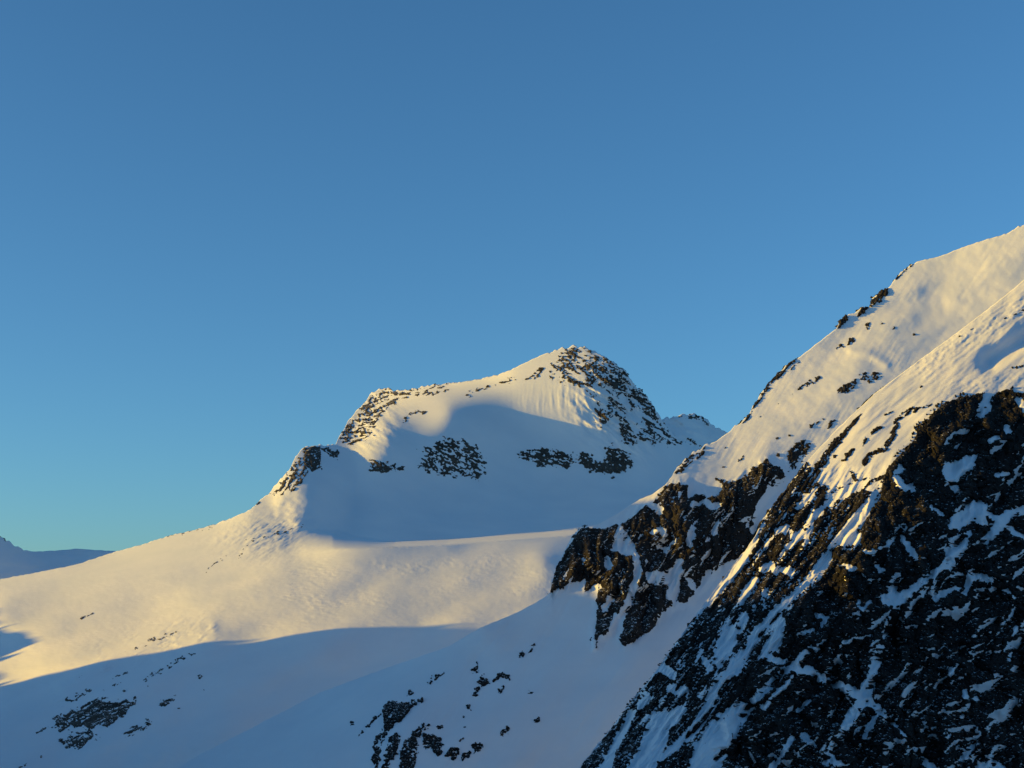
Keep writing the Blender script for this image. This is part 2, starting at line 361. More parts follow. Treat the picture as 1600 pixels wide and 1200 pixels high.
# --- far behind
FL = Sheet(crest=[(-500, 700), (-300, 690), (-150, 745), (-60, 800), (0, 838), (12, 846), (20, 848), (28, 856), (36, 859), (55, 862), (90, 860), (110, 858.5), (118, 857), (150, 859.5), (180, 861), (260, 866), (400, 880), (600, 900)],
           depth=[(-500, 700, 7400), (-150, 745, 7300), (0, 838, 7000), (60, 862, 7100), (118, 857, 7200), (300, 866, 7400), (600, 900, 7600), (0, 905, 6300), (200, 905, 6400), (600, 980, 6300), (-500, 980, 5800), (0, 1000, 5700)],
           detail=lambda px, py: 12*fbm(px/60, py/30, 4, 61), crest_jag=jagger([(-300, 45, 2.6)], 62))
KP = Sheet(crest=[(850, 700), (950, 680), (1000, 663), (1037, 655), (1048, 652), (1060, 649), (1075, 647), (1086, 647.5), (1100, 652), (1107, 657), (1113, 664), (1125, 670), (1140, 678), (1180, 700), (1260, 745), (1400, 800)],
           depth=[(850, 700, 5000), (1037, 655, 5300), (1086, 648, 5450), (1140, 678, 5720), (1260, 745, 6000), (1400, 800, 6200), (1085, 690, 5300), (1040, 700, 5090), (1150, 720, 5520), (1100, 800, 4950), (1400, 950, 5200), (850, 900, 4200)],
           detail=lambda px, py: 9*fbm(*rot(px, py, -28, 30, 8), 4, 64), crest_jag=jagger([(1040, 1130, 2.0)], 65))

FL.build('snow_ridge', M_snow_far, -500, 600, 3.0, 1000, 90)
KP.build('snow_peak', M_snow_far, 850, 1400, 2.0, 950, 160)
G.build('glacier_mountain', M_snow_gl, -400, 1300, 1.7, 1250, 430)
R1.build('mountain_ridge', M_snow_r1, 100, 2200, 1.8, 1290, 420)
R2.build('mountain_spur', M_snow_r2, 700, 2600, 1.7, 1320, 480)

# valley floor: one sheet out to the horizon
def valley():
    n = 80
    g = np.sign(np.linspace(-1, 1, n))*np.abs(np.linspace(-1, 1, n))**2.2*45000
    X, Y = np.meshgrid(g, g)
    Z = -430 + 25*fbm(X/900, Y/900, 3, 71)
    return grid_mesh('valley_ground', np.stack([X, Y, Z], -1)[::-1], M_snow_far, kind='structure')
valley()

# --- the mountain west of the view, whose long shadow lies on the lower glacier.
# (distance across the sun's direction, height reached by its shadow there)
def sun_coord(P):
    n = np.array([SH[1], -SH[0]])
    if n[1] < 0: n = -n
    return P[..., 0]*n[0]+P[..., 1]*n[1], P[..., 2]-(P[..., 0]*SH[0]+P[..., 1]*SH[1])*TE
def on(sheet, px, py):
    px = np.array([px], float); py = np.array([py], float)
    P = at(px, py, sheet.depth(px, py)); w_, h_ = sun_coord(P); return float(w_[0]), float(h_[0])
_pts = [on(G, *p) for p in [(0, 1072), (60, 1057), (120, 1044), (180, 1030), (340, 1008), (420, 996), (500, 985), (600, 979), (700, 979), (770, 975)]]
_near = [on(R2, 1100, 945), on(R2, 1270, 925)]
_cliff = sorted(on(R1, *p) for p in [(866, 917), (905, 878), (1000, 832), (1060, 778), (1120, 792), (1185, 815)])
print('CLIFF', _cliff, _pts, _near)
_f = [on(G, *p) for p in [(0, 1063), (38, 1056), (0, 1048)]]
_f2 = [on(G, *p) for p in [(0, 1027), (42, 1017), (62, 1003), (38, 989), (0, 983)]]
_f3 = [on(G, *p) for p in [(0, 977), (70, 966), (0, 950)]]
PROFILE = [(-7000, 250), (-3000, 220), (-1200, 60), (0, 18)] + sorted(_near) + _cliff + [(_cliff[-1][0]+60, 130)] + [(1600, 110), (2000, 90)] + sorted(_pts)
_gap = lambda p, q: [((p[0]+q[0])/2, min(p[1], q[1])-22)]
PROFILE += _gap(_pts[0], _f[0]) + _f + _gap(_f[-1], _f2[0]) + _f2 + _gap(_f2[-1], _f3[0]) + _f3
_e = _f3[-1]
PROFILE = sorted(PROFILE) + [(_e[0]+60, _e[1]-60), (_e[0]+300, -160), (_e[0]+900, -220)]
def caster():
    w_ = np.concatenate([np.arange(-7000, -500, 60.0), np.arange(-500, 3800, 6.0)])
    T = 950+750*sstep(1400, 2250, w_)
    pr = np.array(PROFILE, float)
    h = np.interp(w_, pr[:, 0], pr[:, 1])
    h = h + 1.6*fbm(w_/60, 0*w_+.5, 4, 73)
    zc = h + T*TE
    nrm = np.array([SH[1], -SH[0]])
    if nrm[1] < 0: nrm = -nrm
    off = np.concatenate([-np.geomspace(1400, 6, 22), [0], np.geomspace(6, 900, 22)])      # east side (towards the glacier) to west side
    W, O = np.meshgrid(w_, off)
    Z = zc[None] - 0.62*np.abs(O) - 6*np.abs(fbm(W/70, O/90, 4, 75))*sstep(5, 80, np.abs(O))
    X = nrm[0]*W + SH[0]*(T[None]+O); Y = nrm[1]*W + SH[1]*(T[None]+O)
    return grid_mesh('west_mountain', np.stack([X, Y, Z], -1), M_snow_r1, kind='structure')
caster()

# --- unseen range added behind the viewpoint to block the low southern sky light
def added_south_range():
    x = np.linspace(-5000, 9000, 260); o = np.concatenate([-np.geomspace(1800, 10, 24), [0], np.geomspace(10, 1800, 24)])
    X, O = np.meshgrid(x, o)
    top = 620+170*fbm(X/1300, 0*X, 4, 81)
    Z = top-0.6*np.abs(O)+60*fbm(X/260, O/200, 4, 83, ridge=True)*sstep(0, 200, np.abs(O))
    return grid_mesh('added_south_range', np.stack([X, -2300+O+0.12*X, Z], -1), M_snow_r1, kind='structure')
added_south_range()

# ------------------------------------------------------------------ bare rock standing out of the snow
from statistics import NormalDist
_seed = [100]
def rock(sheet, name, label, cat, shapes, dens, grain, amp, mat, soft=3.0, group=None, snow=(), step=1.05, band=1.0, nw=0.8):
    """a crag: its own craggy surface, lifted out of the slope where the field R > 0 and dipping under the snow where R < 0.
    grain = (angle, length, width) of the bedding in px, amp = how far it stands out in px"""
    _seed[0] += 7; sd_ = _seed[0]
    pts = np.array([p[:2] for sh in shapes for p in sh], float)
    pad = 8+max([p[2] for sh in shapes for p in sh if len(p) > 2] or [0])
    x0, y0 = pts.min(0)-pad; x1, y1 = pts.max(0)+pad
    gx, gy = np.meshgrid(np.arange(x0, x1, step), np.arange(y0, y1, step))
    s_ = gy-sheet.crest(gx)
    sdf = np.full(gx.shape, -1e9)
    for sh in shapes: sdf = np.maximum(sdf, shape_sdf(gx, gy, sh))
    ang, lx, ly = grain
    sdf0 = sdf
    if sheet is G and (x1-x0 > 58 or y1-y0 > 58):
        sdf = sdf+2.6*fbm(gx/9, gy/6, 3, sd_+9); band = 1.25; lx *= 1.1; ly *= .8
    u, v = rot(gx, gy, ang, lx, ly)
    if sheet is R1 and mat is M_rock_r2:
        sdf = sdf+1.3*fbm(gx/7, gy/7, 3, sd_+9)
    n = fbm(u, v, 5, sd_, 0.62)*nw+(0.8-nw)*3.2*fbm(gx/170+3, gy/130, 2, sd_+11)+0.55*fbm(gx/4.2, gy/3.4, 3, sd_+1)*band*np.clip(0.9+0.6*fbm(u*.5, v*.5, 2, sd_+5), .15, 1.6)
    q = NormalDist().inv_cdf(dens)*1.0
    Rf = n+q-3.2*np.clip((soft-sdf)/(2*soft), 0, 1)
    for sh in snow:
        k = shape_sdf(gx, gy, sh)+1.5*fbm(gx/8, gy/8, 4, sd_+2)+1.4
        Rf = Rf-5*sstep(-2.5, 2.5, k)
    wx = gx+2.2*fbm(gx/9, gy/9, 2, sd_+7); wy = gy+2.2*fbm(gx/9, gy/9, 2, sd_+8)
    ub, vb = rot(wx, wy, ang, max(lx*.9, 6.0), max(ly*1.1, 4.5)); uc, vc = rot(wx, wy, ang-22, 6.5, 3.6)
    cliff = 0.85*blocks(ub, vb, sd_+3)+0.5*blocks(uc, vc, sd_+4)+0.25*fbm(gx/3.2, gy/3.2, 2, sd_+6)
    P = sheet.pos(gx, s_)
    N = np.cross(np.gradient(P, axis=0), np.gradient(P, axis=1)); N /= np.linalg.norm(N, axis=-1, keepdims=True)+1e-9
    N *= np.where(N[..., 1:2] > 0.35, -1, 1)*np.where((N[..., 1:2] <= 0.35) & (N[..., 2:3] < 0), -1, 1)
    px_m = P[..., 1]/F
    pos_ = np.maximum(Rf, 0)
    off = np.where(Rf > 0, amp*(pos_/(0.6+pos_))*np.maximum(1+0.45*cliff, 0.55), np.maximum(amp*Rf*1.2, -amp*2.0))
    ray = -P/np.linalg.norm(P, axis=-1, keepdims=True)
    dirn = 0.45*N+0.55*ray; dirn /= np.linalg.norm(dirn, axis=-1, keepdims=True)
    P = P+dirn*(off*px_m)[..., None]
    ok = (s_ > -14)
    up = ((Rf > -0.35) & (sdf0 > -2.5*soft)) | (sdf0 > 0.3)
    keep = (up[:-1, :-1] | up[1:, :-1] | up[:-1, 1:] | up[1:, 1:]) & ok[:-1, :-1] & ok[1:, 1:] & ok[:-1, 1:] & ok[1:, :-1]
    # one connected body: grow from its middle
    body = np.zeros(keep.shape, bool); m0 = np.where(keep, sdf0[:-1, :-1], -1e9); body[np.unravel_index(m0.argmax(), m0.shape)] = keep.any()
    for it in range(4000):
        g_ = body.copy(); g_[1:] |= body[:-1]; g_[:-1] |= body[1:]; g_[:, 1:] |= body[:, :-1]; g_[:, :-1] |= body[:, 1:]; g_ &= keep
        if g_.sum() == body.sum(): break
        body = g_
    keep = body
    if not keep.any(): print('EMPTY ROCK', label); return None
    used = np.zeros(gx.shape, bool); used[:-1, :-1] |= keep
    o0 = P[used].mean(0)
    o = grid_mesh(name, P-o0, mat, keep=keep, smooth=False)
    o.location = o0
    o['label'] = label; o['category'] = cat
    if group: o['group'] = group
    return o

far, mid, near = M_rock_far, M_rock_r1, M_rock_r2
CR, OC, BO = 'rock crag', 'rock outcrop', 'rock'
g1, g2 = 'rock outcrops on the central peak', 'rocks on the lower glacier slope'
# central peak
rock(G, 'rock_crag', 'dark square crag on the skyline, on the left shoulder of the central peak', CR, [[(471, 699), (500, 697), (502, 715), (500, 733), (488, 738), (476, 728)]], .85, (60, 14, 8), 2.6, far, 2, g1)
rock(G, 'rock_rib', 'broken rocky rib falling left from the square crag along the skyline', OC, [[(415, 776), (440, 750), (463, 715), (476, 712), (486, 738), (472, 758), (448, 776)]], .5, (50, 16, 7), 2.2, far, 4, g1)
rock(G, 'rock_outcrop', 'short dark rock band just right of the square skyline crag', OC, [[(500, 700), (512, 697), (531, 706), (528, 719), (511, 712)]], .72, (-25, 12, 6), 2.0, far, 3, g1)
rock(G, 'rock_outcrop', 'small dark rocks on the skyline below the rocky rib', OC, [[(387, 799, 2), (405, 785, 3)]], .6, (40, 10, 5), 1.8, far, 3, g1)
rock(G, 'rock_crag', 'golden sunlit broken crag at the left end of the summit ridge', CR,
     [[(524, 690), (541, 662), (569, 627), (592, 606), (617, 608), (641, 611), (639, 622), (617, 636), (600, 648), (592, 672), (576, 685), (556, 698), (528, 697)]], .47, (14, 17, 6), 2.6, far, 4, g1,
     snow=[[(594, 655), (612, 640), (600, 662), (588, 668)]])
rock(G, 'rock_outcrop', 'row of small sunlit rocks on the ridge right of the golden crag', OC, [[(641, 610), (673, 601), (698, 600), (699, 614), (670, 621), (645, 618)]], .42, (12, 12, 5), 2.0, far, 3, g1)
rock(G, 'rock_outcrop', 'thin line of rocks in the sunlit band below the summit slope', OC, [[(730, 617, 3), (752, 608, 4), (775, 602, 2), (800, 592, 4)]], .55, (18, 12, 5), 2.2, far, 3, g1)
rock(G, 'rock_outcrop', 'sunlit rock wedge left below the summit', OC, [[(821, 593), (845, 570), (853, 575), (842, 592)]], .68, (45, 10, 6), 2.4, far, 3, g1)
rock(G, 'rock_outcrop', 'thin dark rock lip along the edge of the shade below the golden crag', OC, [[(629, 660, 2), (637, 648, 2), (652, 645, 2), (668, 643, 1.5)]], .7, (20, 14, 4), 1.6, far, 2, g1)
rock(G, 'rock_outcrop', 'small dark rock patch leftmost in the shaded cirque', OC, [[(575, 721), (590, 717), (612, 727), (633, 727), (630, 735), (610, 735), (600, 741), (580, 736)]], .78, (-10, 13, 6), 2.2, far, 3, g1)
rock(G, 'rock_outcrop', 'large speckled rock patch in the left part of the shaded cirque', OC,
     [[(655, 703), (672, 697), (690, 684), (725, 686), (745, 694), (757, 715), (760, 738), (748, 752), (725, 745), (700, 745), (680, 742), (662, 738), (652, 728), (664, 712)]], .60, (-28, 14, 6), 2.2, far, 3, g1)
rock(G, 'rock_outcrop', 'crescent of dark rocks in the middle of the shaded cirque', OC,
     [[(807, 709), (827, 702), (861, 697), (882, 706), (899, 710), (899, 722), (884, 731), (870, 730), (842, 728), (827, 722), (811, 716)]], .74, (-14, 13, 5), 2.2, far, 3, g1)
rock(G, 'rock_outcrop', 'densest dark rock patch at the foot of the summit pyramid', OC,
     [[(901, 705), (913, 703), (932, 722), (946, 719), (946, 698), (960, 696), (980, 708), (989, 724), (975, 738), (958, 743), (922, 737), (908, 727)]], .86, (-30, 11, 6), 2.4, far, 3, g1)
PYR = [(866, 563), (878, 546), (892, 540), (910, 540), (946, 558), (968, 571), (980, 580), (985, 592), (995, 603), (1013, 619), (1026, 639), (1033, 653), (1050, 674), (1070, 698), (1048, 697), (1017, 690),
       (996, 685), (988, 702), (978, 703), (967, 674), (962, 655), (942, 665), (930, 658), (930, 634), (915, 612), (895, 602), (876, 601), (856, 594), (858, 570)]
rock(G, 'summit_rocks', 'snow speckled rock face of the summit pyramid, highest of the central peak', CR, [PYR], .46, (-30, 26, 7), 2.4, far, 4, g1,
     snow=[[(990, 640), (1008, 668), (985, 660)], [(930, 600), (950, 618), (945, 635), (935, 622)], [(1000, 690, 0), (985, 650, 4), (975, 620, 3)]])
for pl, lb in [([(930, 587), (950, 585), (985, 605), (975, 612), (945, 600)], 'dark broken block in the middle of the summit pyramid'),
               ([(940, 560), (960, 566), (982, 582), (983, 592), (965, 582)], 'dark rock band just under the right skyline of the summit'),
               ([(985, 602), (1005, 612), (1026, 640), (1024, 648), (1004, 636), (985, 620)], 'dark rock wall on the steep right edge of the summit pyramid'),
               ([(950, 620), (962, 622), (978, 638), (976, 643), (955, 634)], 'small dark crag in the centre of the pyramid below the broken block'),
               ([(967, 656), (982, 664), (985, 682), (975, 690), (968, 678)], 'dark rock rib low on the pyramid above the densest rock patch'),
               ([(934, 640), (948, 645), (950, 664), (936, 662)], 'dark knob at the lower left corner of the summit pyramid'),
               ([(896, 568), (912, 560), (930, 574), (928, 580), (905, 578)], 'dark rock band directly below the summit'),
               ([(982, 676), (1010, 683), (1045, 686), (1050, 694), (1015, 692), (985, 686)], 'long low rock band along the foot of the right edge of the pyramid')]:
    rock(G, 'rock_outcrop', lb, OC, [pl], .66, (-30, 14, 6), 3.0, far, 3, g1)
# glacier
rock(G, 'rock_outcrop', 'line of tiny rocks running up the hummocky snow shoulder left of the cirque', OC, [[(320, 895, 2), (335, 880, 2), (352, 870, 3)]], .42, (42, 9, 4), 1.6, far, 2, g2)
rock(G, 'rock_outcrop', 'scattered small rocks along the rim of the hummocky snow shoulder', OC, [[(372, 872, 3), (388, 848, 5), (415, 838, 4), (445, 832, 4), (474, 824, 3)]], .27, (20, 9, 4), 1.6, far, 3, g2)
rock(G, 'boulder', 'lone dark boulder on the sunlit glacier, far left', BO, [[(128, 966, 3), (143, 960, 2)]], .72, (22, 12, 4), 2.0, far, 2, g2)
rock(G, 'rock_outcrop', 'thin rocks along the sunlit skyline of the glacier slope', OC, [[(262, 840, 2), (300, 831, 3), (332, 822, 2)]], .4, (20, 12, 3), 1.2, far, 2, g2)
rock(G, 'rock_ledge', 'thin sunlit rock ledge on the lip of the glacier roll', OC, [[(212, 1012, 1.5), (235, 1001, 2.5), (253, 995, 1.5), (275, 988, 1.5)]], .58, (24, 16, 3), 1.6, far, 2, g2)
rock(G, 'rock_ledge', 'short thin rock ledge at the left end of the glacier lip', OC, [[(183, 1024, 1.5), (195, 1016, 1.5)]], .6, (32, 12, 3), 1.4, far, 2, g2)
rock(G, 'rock_ledge', 'long thin rock ledge just inside the shadow below the glacier lip', OC, [[(222, 1066, 1.5), (243, 1051, 2.5), (262, 1042, 3.5), (278, 1033, 2.5), (303, 1021, 2)]], .6, (33, 16, 4), 1.8, far, 2, g2)
rock(G, 'rock_outcrop', 'largest dark rock patch in the shade at the lower left', OC,
     [[(83, 1121), (92, 1118), (125, 1105), (145, 1093), (162, 1091), (186, 1095), (210, 1090), (214, 1096), (204, 1108), (186, 1122), (172, 1135), (152, 1135), (140, 1140), (112, 1135), (98, 1143), (84, 1140)]], .80, (28, 24, 6), 2.6, far, 3, g2)
rock(G, 'rock_outcrop', 'dark rock patch below the largest one at the lower left', OC, [[(92, 1158), (105, 1148), (140, 1140), (150, 1146), (155, 1150), (140, 1158), (122, 1173), (103, 1168)]], .72, (30, 18, 6), 2.4, far, 3, g2)
rock(G, 'rock_outcrop', 'small rock patch to the right of the largest one at the lower left', OC, [[(193, 1147), (203, 1136), (222, 1134), (234, 1123), (237, 1133), (215, 1145), (198, 1149)]], .76, (28, 12, 5), 2.2, far, 3, g2)
rock(G, 'rock_outcrop', 'notched dark rock standing alone right of the lower left rocks', OC, [[(245, 1103), (252, 1093), (262, 1092), (277, 1084), (273, 1095), (256, 1106)]], .74, (30, 12, 5), 2.2, far, 3, g2)
for sh, lb in [([[(103, 1097, 2), (120, 1087, 3), (146, 1077, 1.5)]], 'thin streak of rock right above the largest lower left patch'),
               ([[(57, 1145, 2), (74, 1136, 3)]], 'small slanting rock left of the largest lower left patch'),
               ([[(175, 1060, 1.5), (198, 1050, 2)]], 'thin streak of rock below the glacier lip, in shade'),
               ([[(312, 1057, 4)]], 'small lone rock in the middle of the shaded glacier slope'),
               ([[(115, 1062, 1), (128, 1055, 2)]], 'tiny rock at the left end of the shadow edge'),
               ([[(178, 1071, 3), (188, 1067, 2)]], 'small rock below the thin streak in shade'),
               ([[(162, 1079, 2.5)]], 'tiny dark stone above the left part of the largest lower left patch'),
               ([[(193, 1079, 3)]], 'small dark stone above the right part of the largest lower left patch'),
               ([[(318, 1077, 2)]], 'tiny dark stone straight below the lone rock in shade'),
               ([[(280, 1107, 2)]], 'tiny dark stone just below the notched rock'),
               ([[(231, 1073, 2)]], 'tiny dark stone below the long thin ledge in shade'),
               ([[(64, 1183, 2.5)]], 'tiny rock near the bottom left corner'),
               ([[(30, 1200, 2), (46, 1190, 1.5)]], 'slanting rock at the very bottom left edge'),
               ([[(390, 1140, 1), (401, 1136, 1.5)]], 'thin dark sliver on the faint snow crest at bottom centre left')]:
    rock(G, 'boulder', lb, BO, sh, .72, (30, 10, 4), 2.0, far, 2, g2)
# far peaks
rock(KP, 'rock_outcrop', 'rocks capping the small distant peak right of the central one', OC, [[(1052, 651), (1075, 645), (1088, 646), (1103, 652), (1112, 662), (1105, 664), (1090, 657), (1072, 656)]], .5, (-15, 9, 4), 1.6, far, 2)
rock(KP, 'rock_outcrop', 'thin slanting rock bands on the shaded side of the small distant peak', OC, [[(1045, 690, 3), (1075, 688, 4), (1095, 697, 3), (1110, 708, 3)]], .45, (-22, 14, 4), 1.6, far, 3)
rock(FL, 'rock_outcrop', 'dark rocks on the farthest ridge at the left edge', OC, [[(-14, 830, 3), (2, 839, 3), (10, 845, 2)], [(27, 855, 3), (36, 859, 1.5)]], .6, (-35, 8, 4), 2.2, far, 2)
# right ridge: cliffs
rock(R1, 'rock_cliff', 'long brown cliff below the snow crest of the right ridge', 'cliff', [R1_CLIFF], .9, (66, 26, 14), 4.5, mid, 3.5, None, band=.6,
     snow=[[(969, 822), (978, 832), (990, 855), (994, 868), (975, 866), (957, 858)], [(994, 872, 3), (997, 888, 4), (993, 908, 4), (984, 935, 4), (972, 960, 4), (962, 992, 5)],
           [(1062, 880, 5), (1056, 900, 6), (1050, 932, 6)], [(1010, 897), (1050, 890), (1060, 905), (1046, 913), (1014, 912)], [(1082, 826, 3), (1077, 852, 3)], [(1122, 816, 2), (1117, 829, 4)],
           [(1018, 790, 3), (1030, 797, 4)], [(1085, 789, 3), (1095, 786, 2)], [(948, 872, 2), (952, 886, 4)], [(1020, 832, 1.5), (1034, 826, 2), (1040, 838, 1)], [(1030, 852, 2), (1040, 860, 3)],
           [(1128, 885, 1), (1118, 900, 4)], [(1100, 908, 3), (1107, 896, 2)], [(1076, 905, 2), (1083, 918, 3)], [(945, 950, 2), (955, 935, 3)], [(1175, 830, 2), (1182, 818, 3)], [(1104, 785, 3), (1112, 792, 4), (1125, 788, 2)]])
rock(R1, 'rock_crag', 'sunlit rocky prow at the left end of the long brown cliff', CR, [[(862, 922), (869, 893), (880, 864), (892, 841), (905, 826), (914, 820), (926, 826), (915, 842), (900, 862), (888, 888), (872, 918)]], .74, (62, 24, 8), 3.5, mid, 2.5,
     snow=[[(904, 834, 3), (914, 829, 5), (922, 833, 3)], [(890, 850, 2), (900, 844, 3)], [(884, 866, 1.5), (880, 876, 2)]])
r1g = 'rocks on the snow slope of the right ridge'
R1L = [
 ([[(1048, 747), (1058, 731), (1075, 712), (1090, 704), (1103, 696), (1103, 708), (1080, 727), (1060, 743)]], .55, 'golden broken crag behind the crest above the long brown cliff', 3, (40, 13, 6)),
 ([[(1145, 676, 2), (1168, 653, 3), (1186, 622, 5), (1208, 594, 6), (1232, 571, 5), (1248, 560, 3)]], .60, 'long dark rock band along the steep skyline of the right ridge', 3, (50, 20, 6)),
 ([[(1236, 577, 2), (1247, 567, 3)]], .6, 'small rock step on the snow beside the top of the skyline rock band', 2, (45, 9, 4)),
 ([[(1400, 436, 2), (1416, 421, 3), (1430, 410, 2)]], .7, 'thin dark rocks highest on the skyline of the right ridge', 2.5, (42, 14, 5)),
 ([[(1361, 481), (1362, 467), (1375, 455), (1389, 449), (1387, 458), (1372, 476)]], .92, 'brown rock tooth, uppermost of three on the right skyline', 5, (40, 14, 8)),
 ([[(1337, 498), (1345, 480), (1360, 479), (1352, 489)]], .9, 'brown rock tooth, middle of three on the right skyline', 5, (40, 12, 7)),
 ([[(1309, 514), (1312, 499), (1322, 493), (1325, 500), (1322, 507)]], .92, 'brown rock tooth, lowest of three on the right skyline', 5, (60, 12, 7)),
 ([[(1233, 620), (1247, 602), (1280, 585), (1285, 591), (1266, 604), (1242, 614)]], .56, 'slanting brown rock patch in the middle of the sunlit slope', 2.5, (33, 16, 5)),
 ([[(1293, 622), (1315, 601), (1340, 589), (1340, 600), (1326, 616), (1306, 617)]], .66, 'brown rock patch beside the near snow crest', 3, (33, 16, 6)),
 ([[(1337, 586), (1345, 580), (1372, 580), (1382, 588), (1360, 602), (1345, 595)]], .5, 'broken rocks above the near snow crest, right of the brown patch', 3, (20, 12, 6)),
 ([[(1322, 541), (1325, 528), (1338, 526), (1335, 536)]], .75, 'dark rock with a snow cap below the middle tooth', 3, (40, 8, 5)),
 ([[(1308, 545, 3), (1315, 541, 4)]], .72, 'small dark rock lower left of the snow capped rock', 3, (30, 7, 5)),
 ([[(1349, 515), (1353, 503), (1361, 503), (1358, 514)]], .8, 'small dark rock right below the middle tooth', 3, (60, 8, 5)),
 ([[(1378, 506, 3)]], .7, 'tiny rock high on the slope right of the teeth', 2.5, (30, 7, 4)),
 ([[(1393, 516, 3), (1398, 512, 2)]], .7, 'tiny dark rock in the hollow of the upper slope', 2.5, (30, 7, 4)),
 ([[(1427, 524, 4)]], .68, 'small rock nearest the near snow crest on the upper slope', 2.5, (50, 7, 4)),
 ([[(1228, 712), (1235, 696), (1258, 685), (1270, 692), (1262, 708), (1240, 724), (1230, 720)]], .76, 'rounded dark outcrop left of the near crest, above the gully', 3, (30, 14, 7)),
 ([[(1266, 665, 3), (1277, 659, 4)]], .74, 'small dark rock above the rounded outcrop', 2.5, (30, 8, 5)),
 ([[(1287, 656, 3)]], .74, 'tiny rock beside the near crest', 2.5, (30, 8, 5)),
 ([[(1290, 672), (1298, 656), (1307, 654), (1300, 670)]], .8, 'dark rock leaning against the near snow crest', 3, (50, 12, 6)),
 ([[(1214, 686, 4)]], .74, 'small dark stone on the slope, left one of two above the rounded outcrop', 2.5, (30, 7, 4)),
 ([[(1234, 680, 3)]], .74, 'small dark stone on the slope, right one of two above the rounded outcrop', 2.5, (30, 7, 4)),
 ([[(1184, 654, 1.5), (1193, 648, 1.5)]], .7, 'tiny thin rock in the plain part of the sunlit slope, near its skyline', 2, (35, 8, 3)),
 ([[(1216, 631, 2)]], .7, 'tiny stone below the long skyline rock band', 2, (35, 8, 3)),
 ([[(1119, 748, 3), (1128, 752, 4)]], .8, 'small dark rock at the top of the long brown cliff', 2.5, (0, 8, 4)),
 ([[(1154, 721, 2), (1160, 714, 3)]], .76, 'small rock on the slope above the long brown cliff', 2, (30, 7, 4)),
 ([[(1131, 729, 3)]], .76, 'tiny rock on the slope nearest the sunlit crest above the cliff', 2, (30, 7, 4)),
 ([[(1133, 700, 2)]], .76, 'tiny rock high beside the sunlit crest, left part of the slope', 2, (30, 7, 4)),
 ([[(1216, 711, 4)]], .76, 'small round rock left of the rounded outcrop', 2.5, (10, 7, 5)),
 ([[(1240, 690), (1262, 690), (1262, 714), (1242, 735), (1228, 740), (1232, 715)]], .4, 'scattered stones in the gully under the rounded outcrop', 2.5, (40, 9, 5)),
]
for sh, dn, lb, am, gr in R1L: rock(R1, 'rock_outcrop', lb, OC, sh, dn, gr, am, mid, 2.5, r1g)
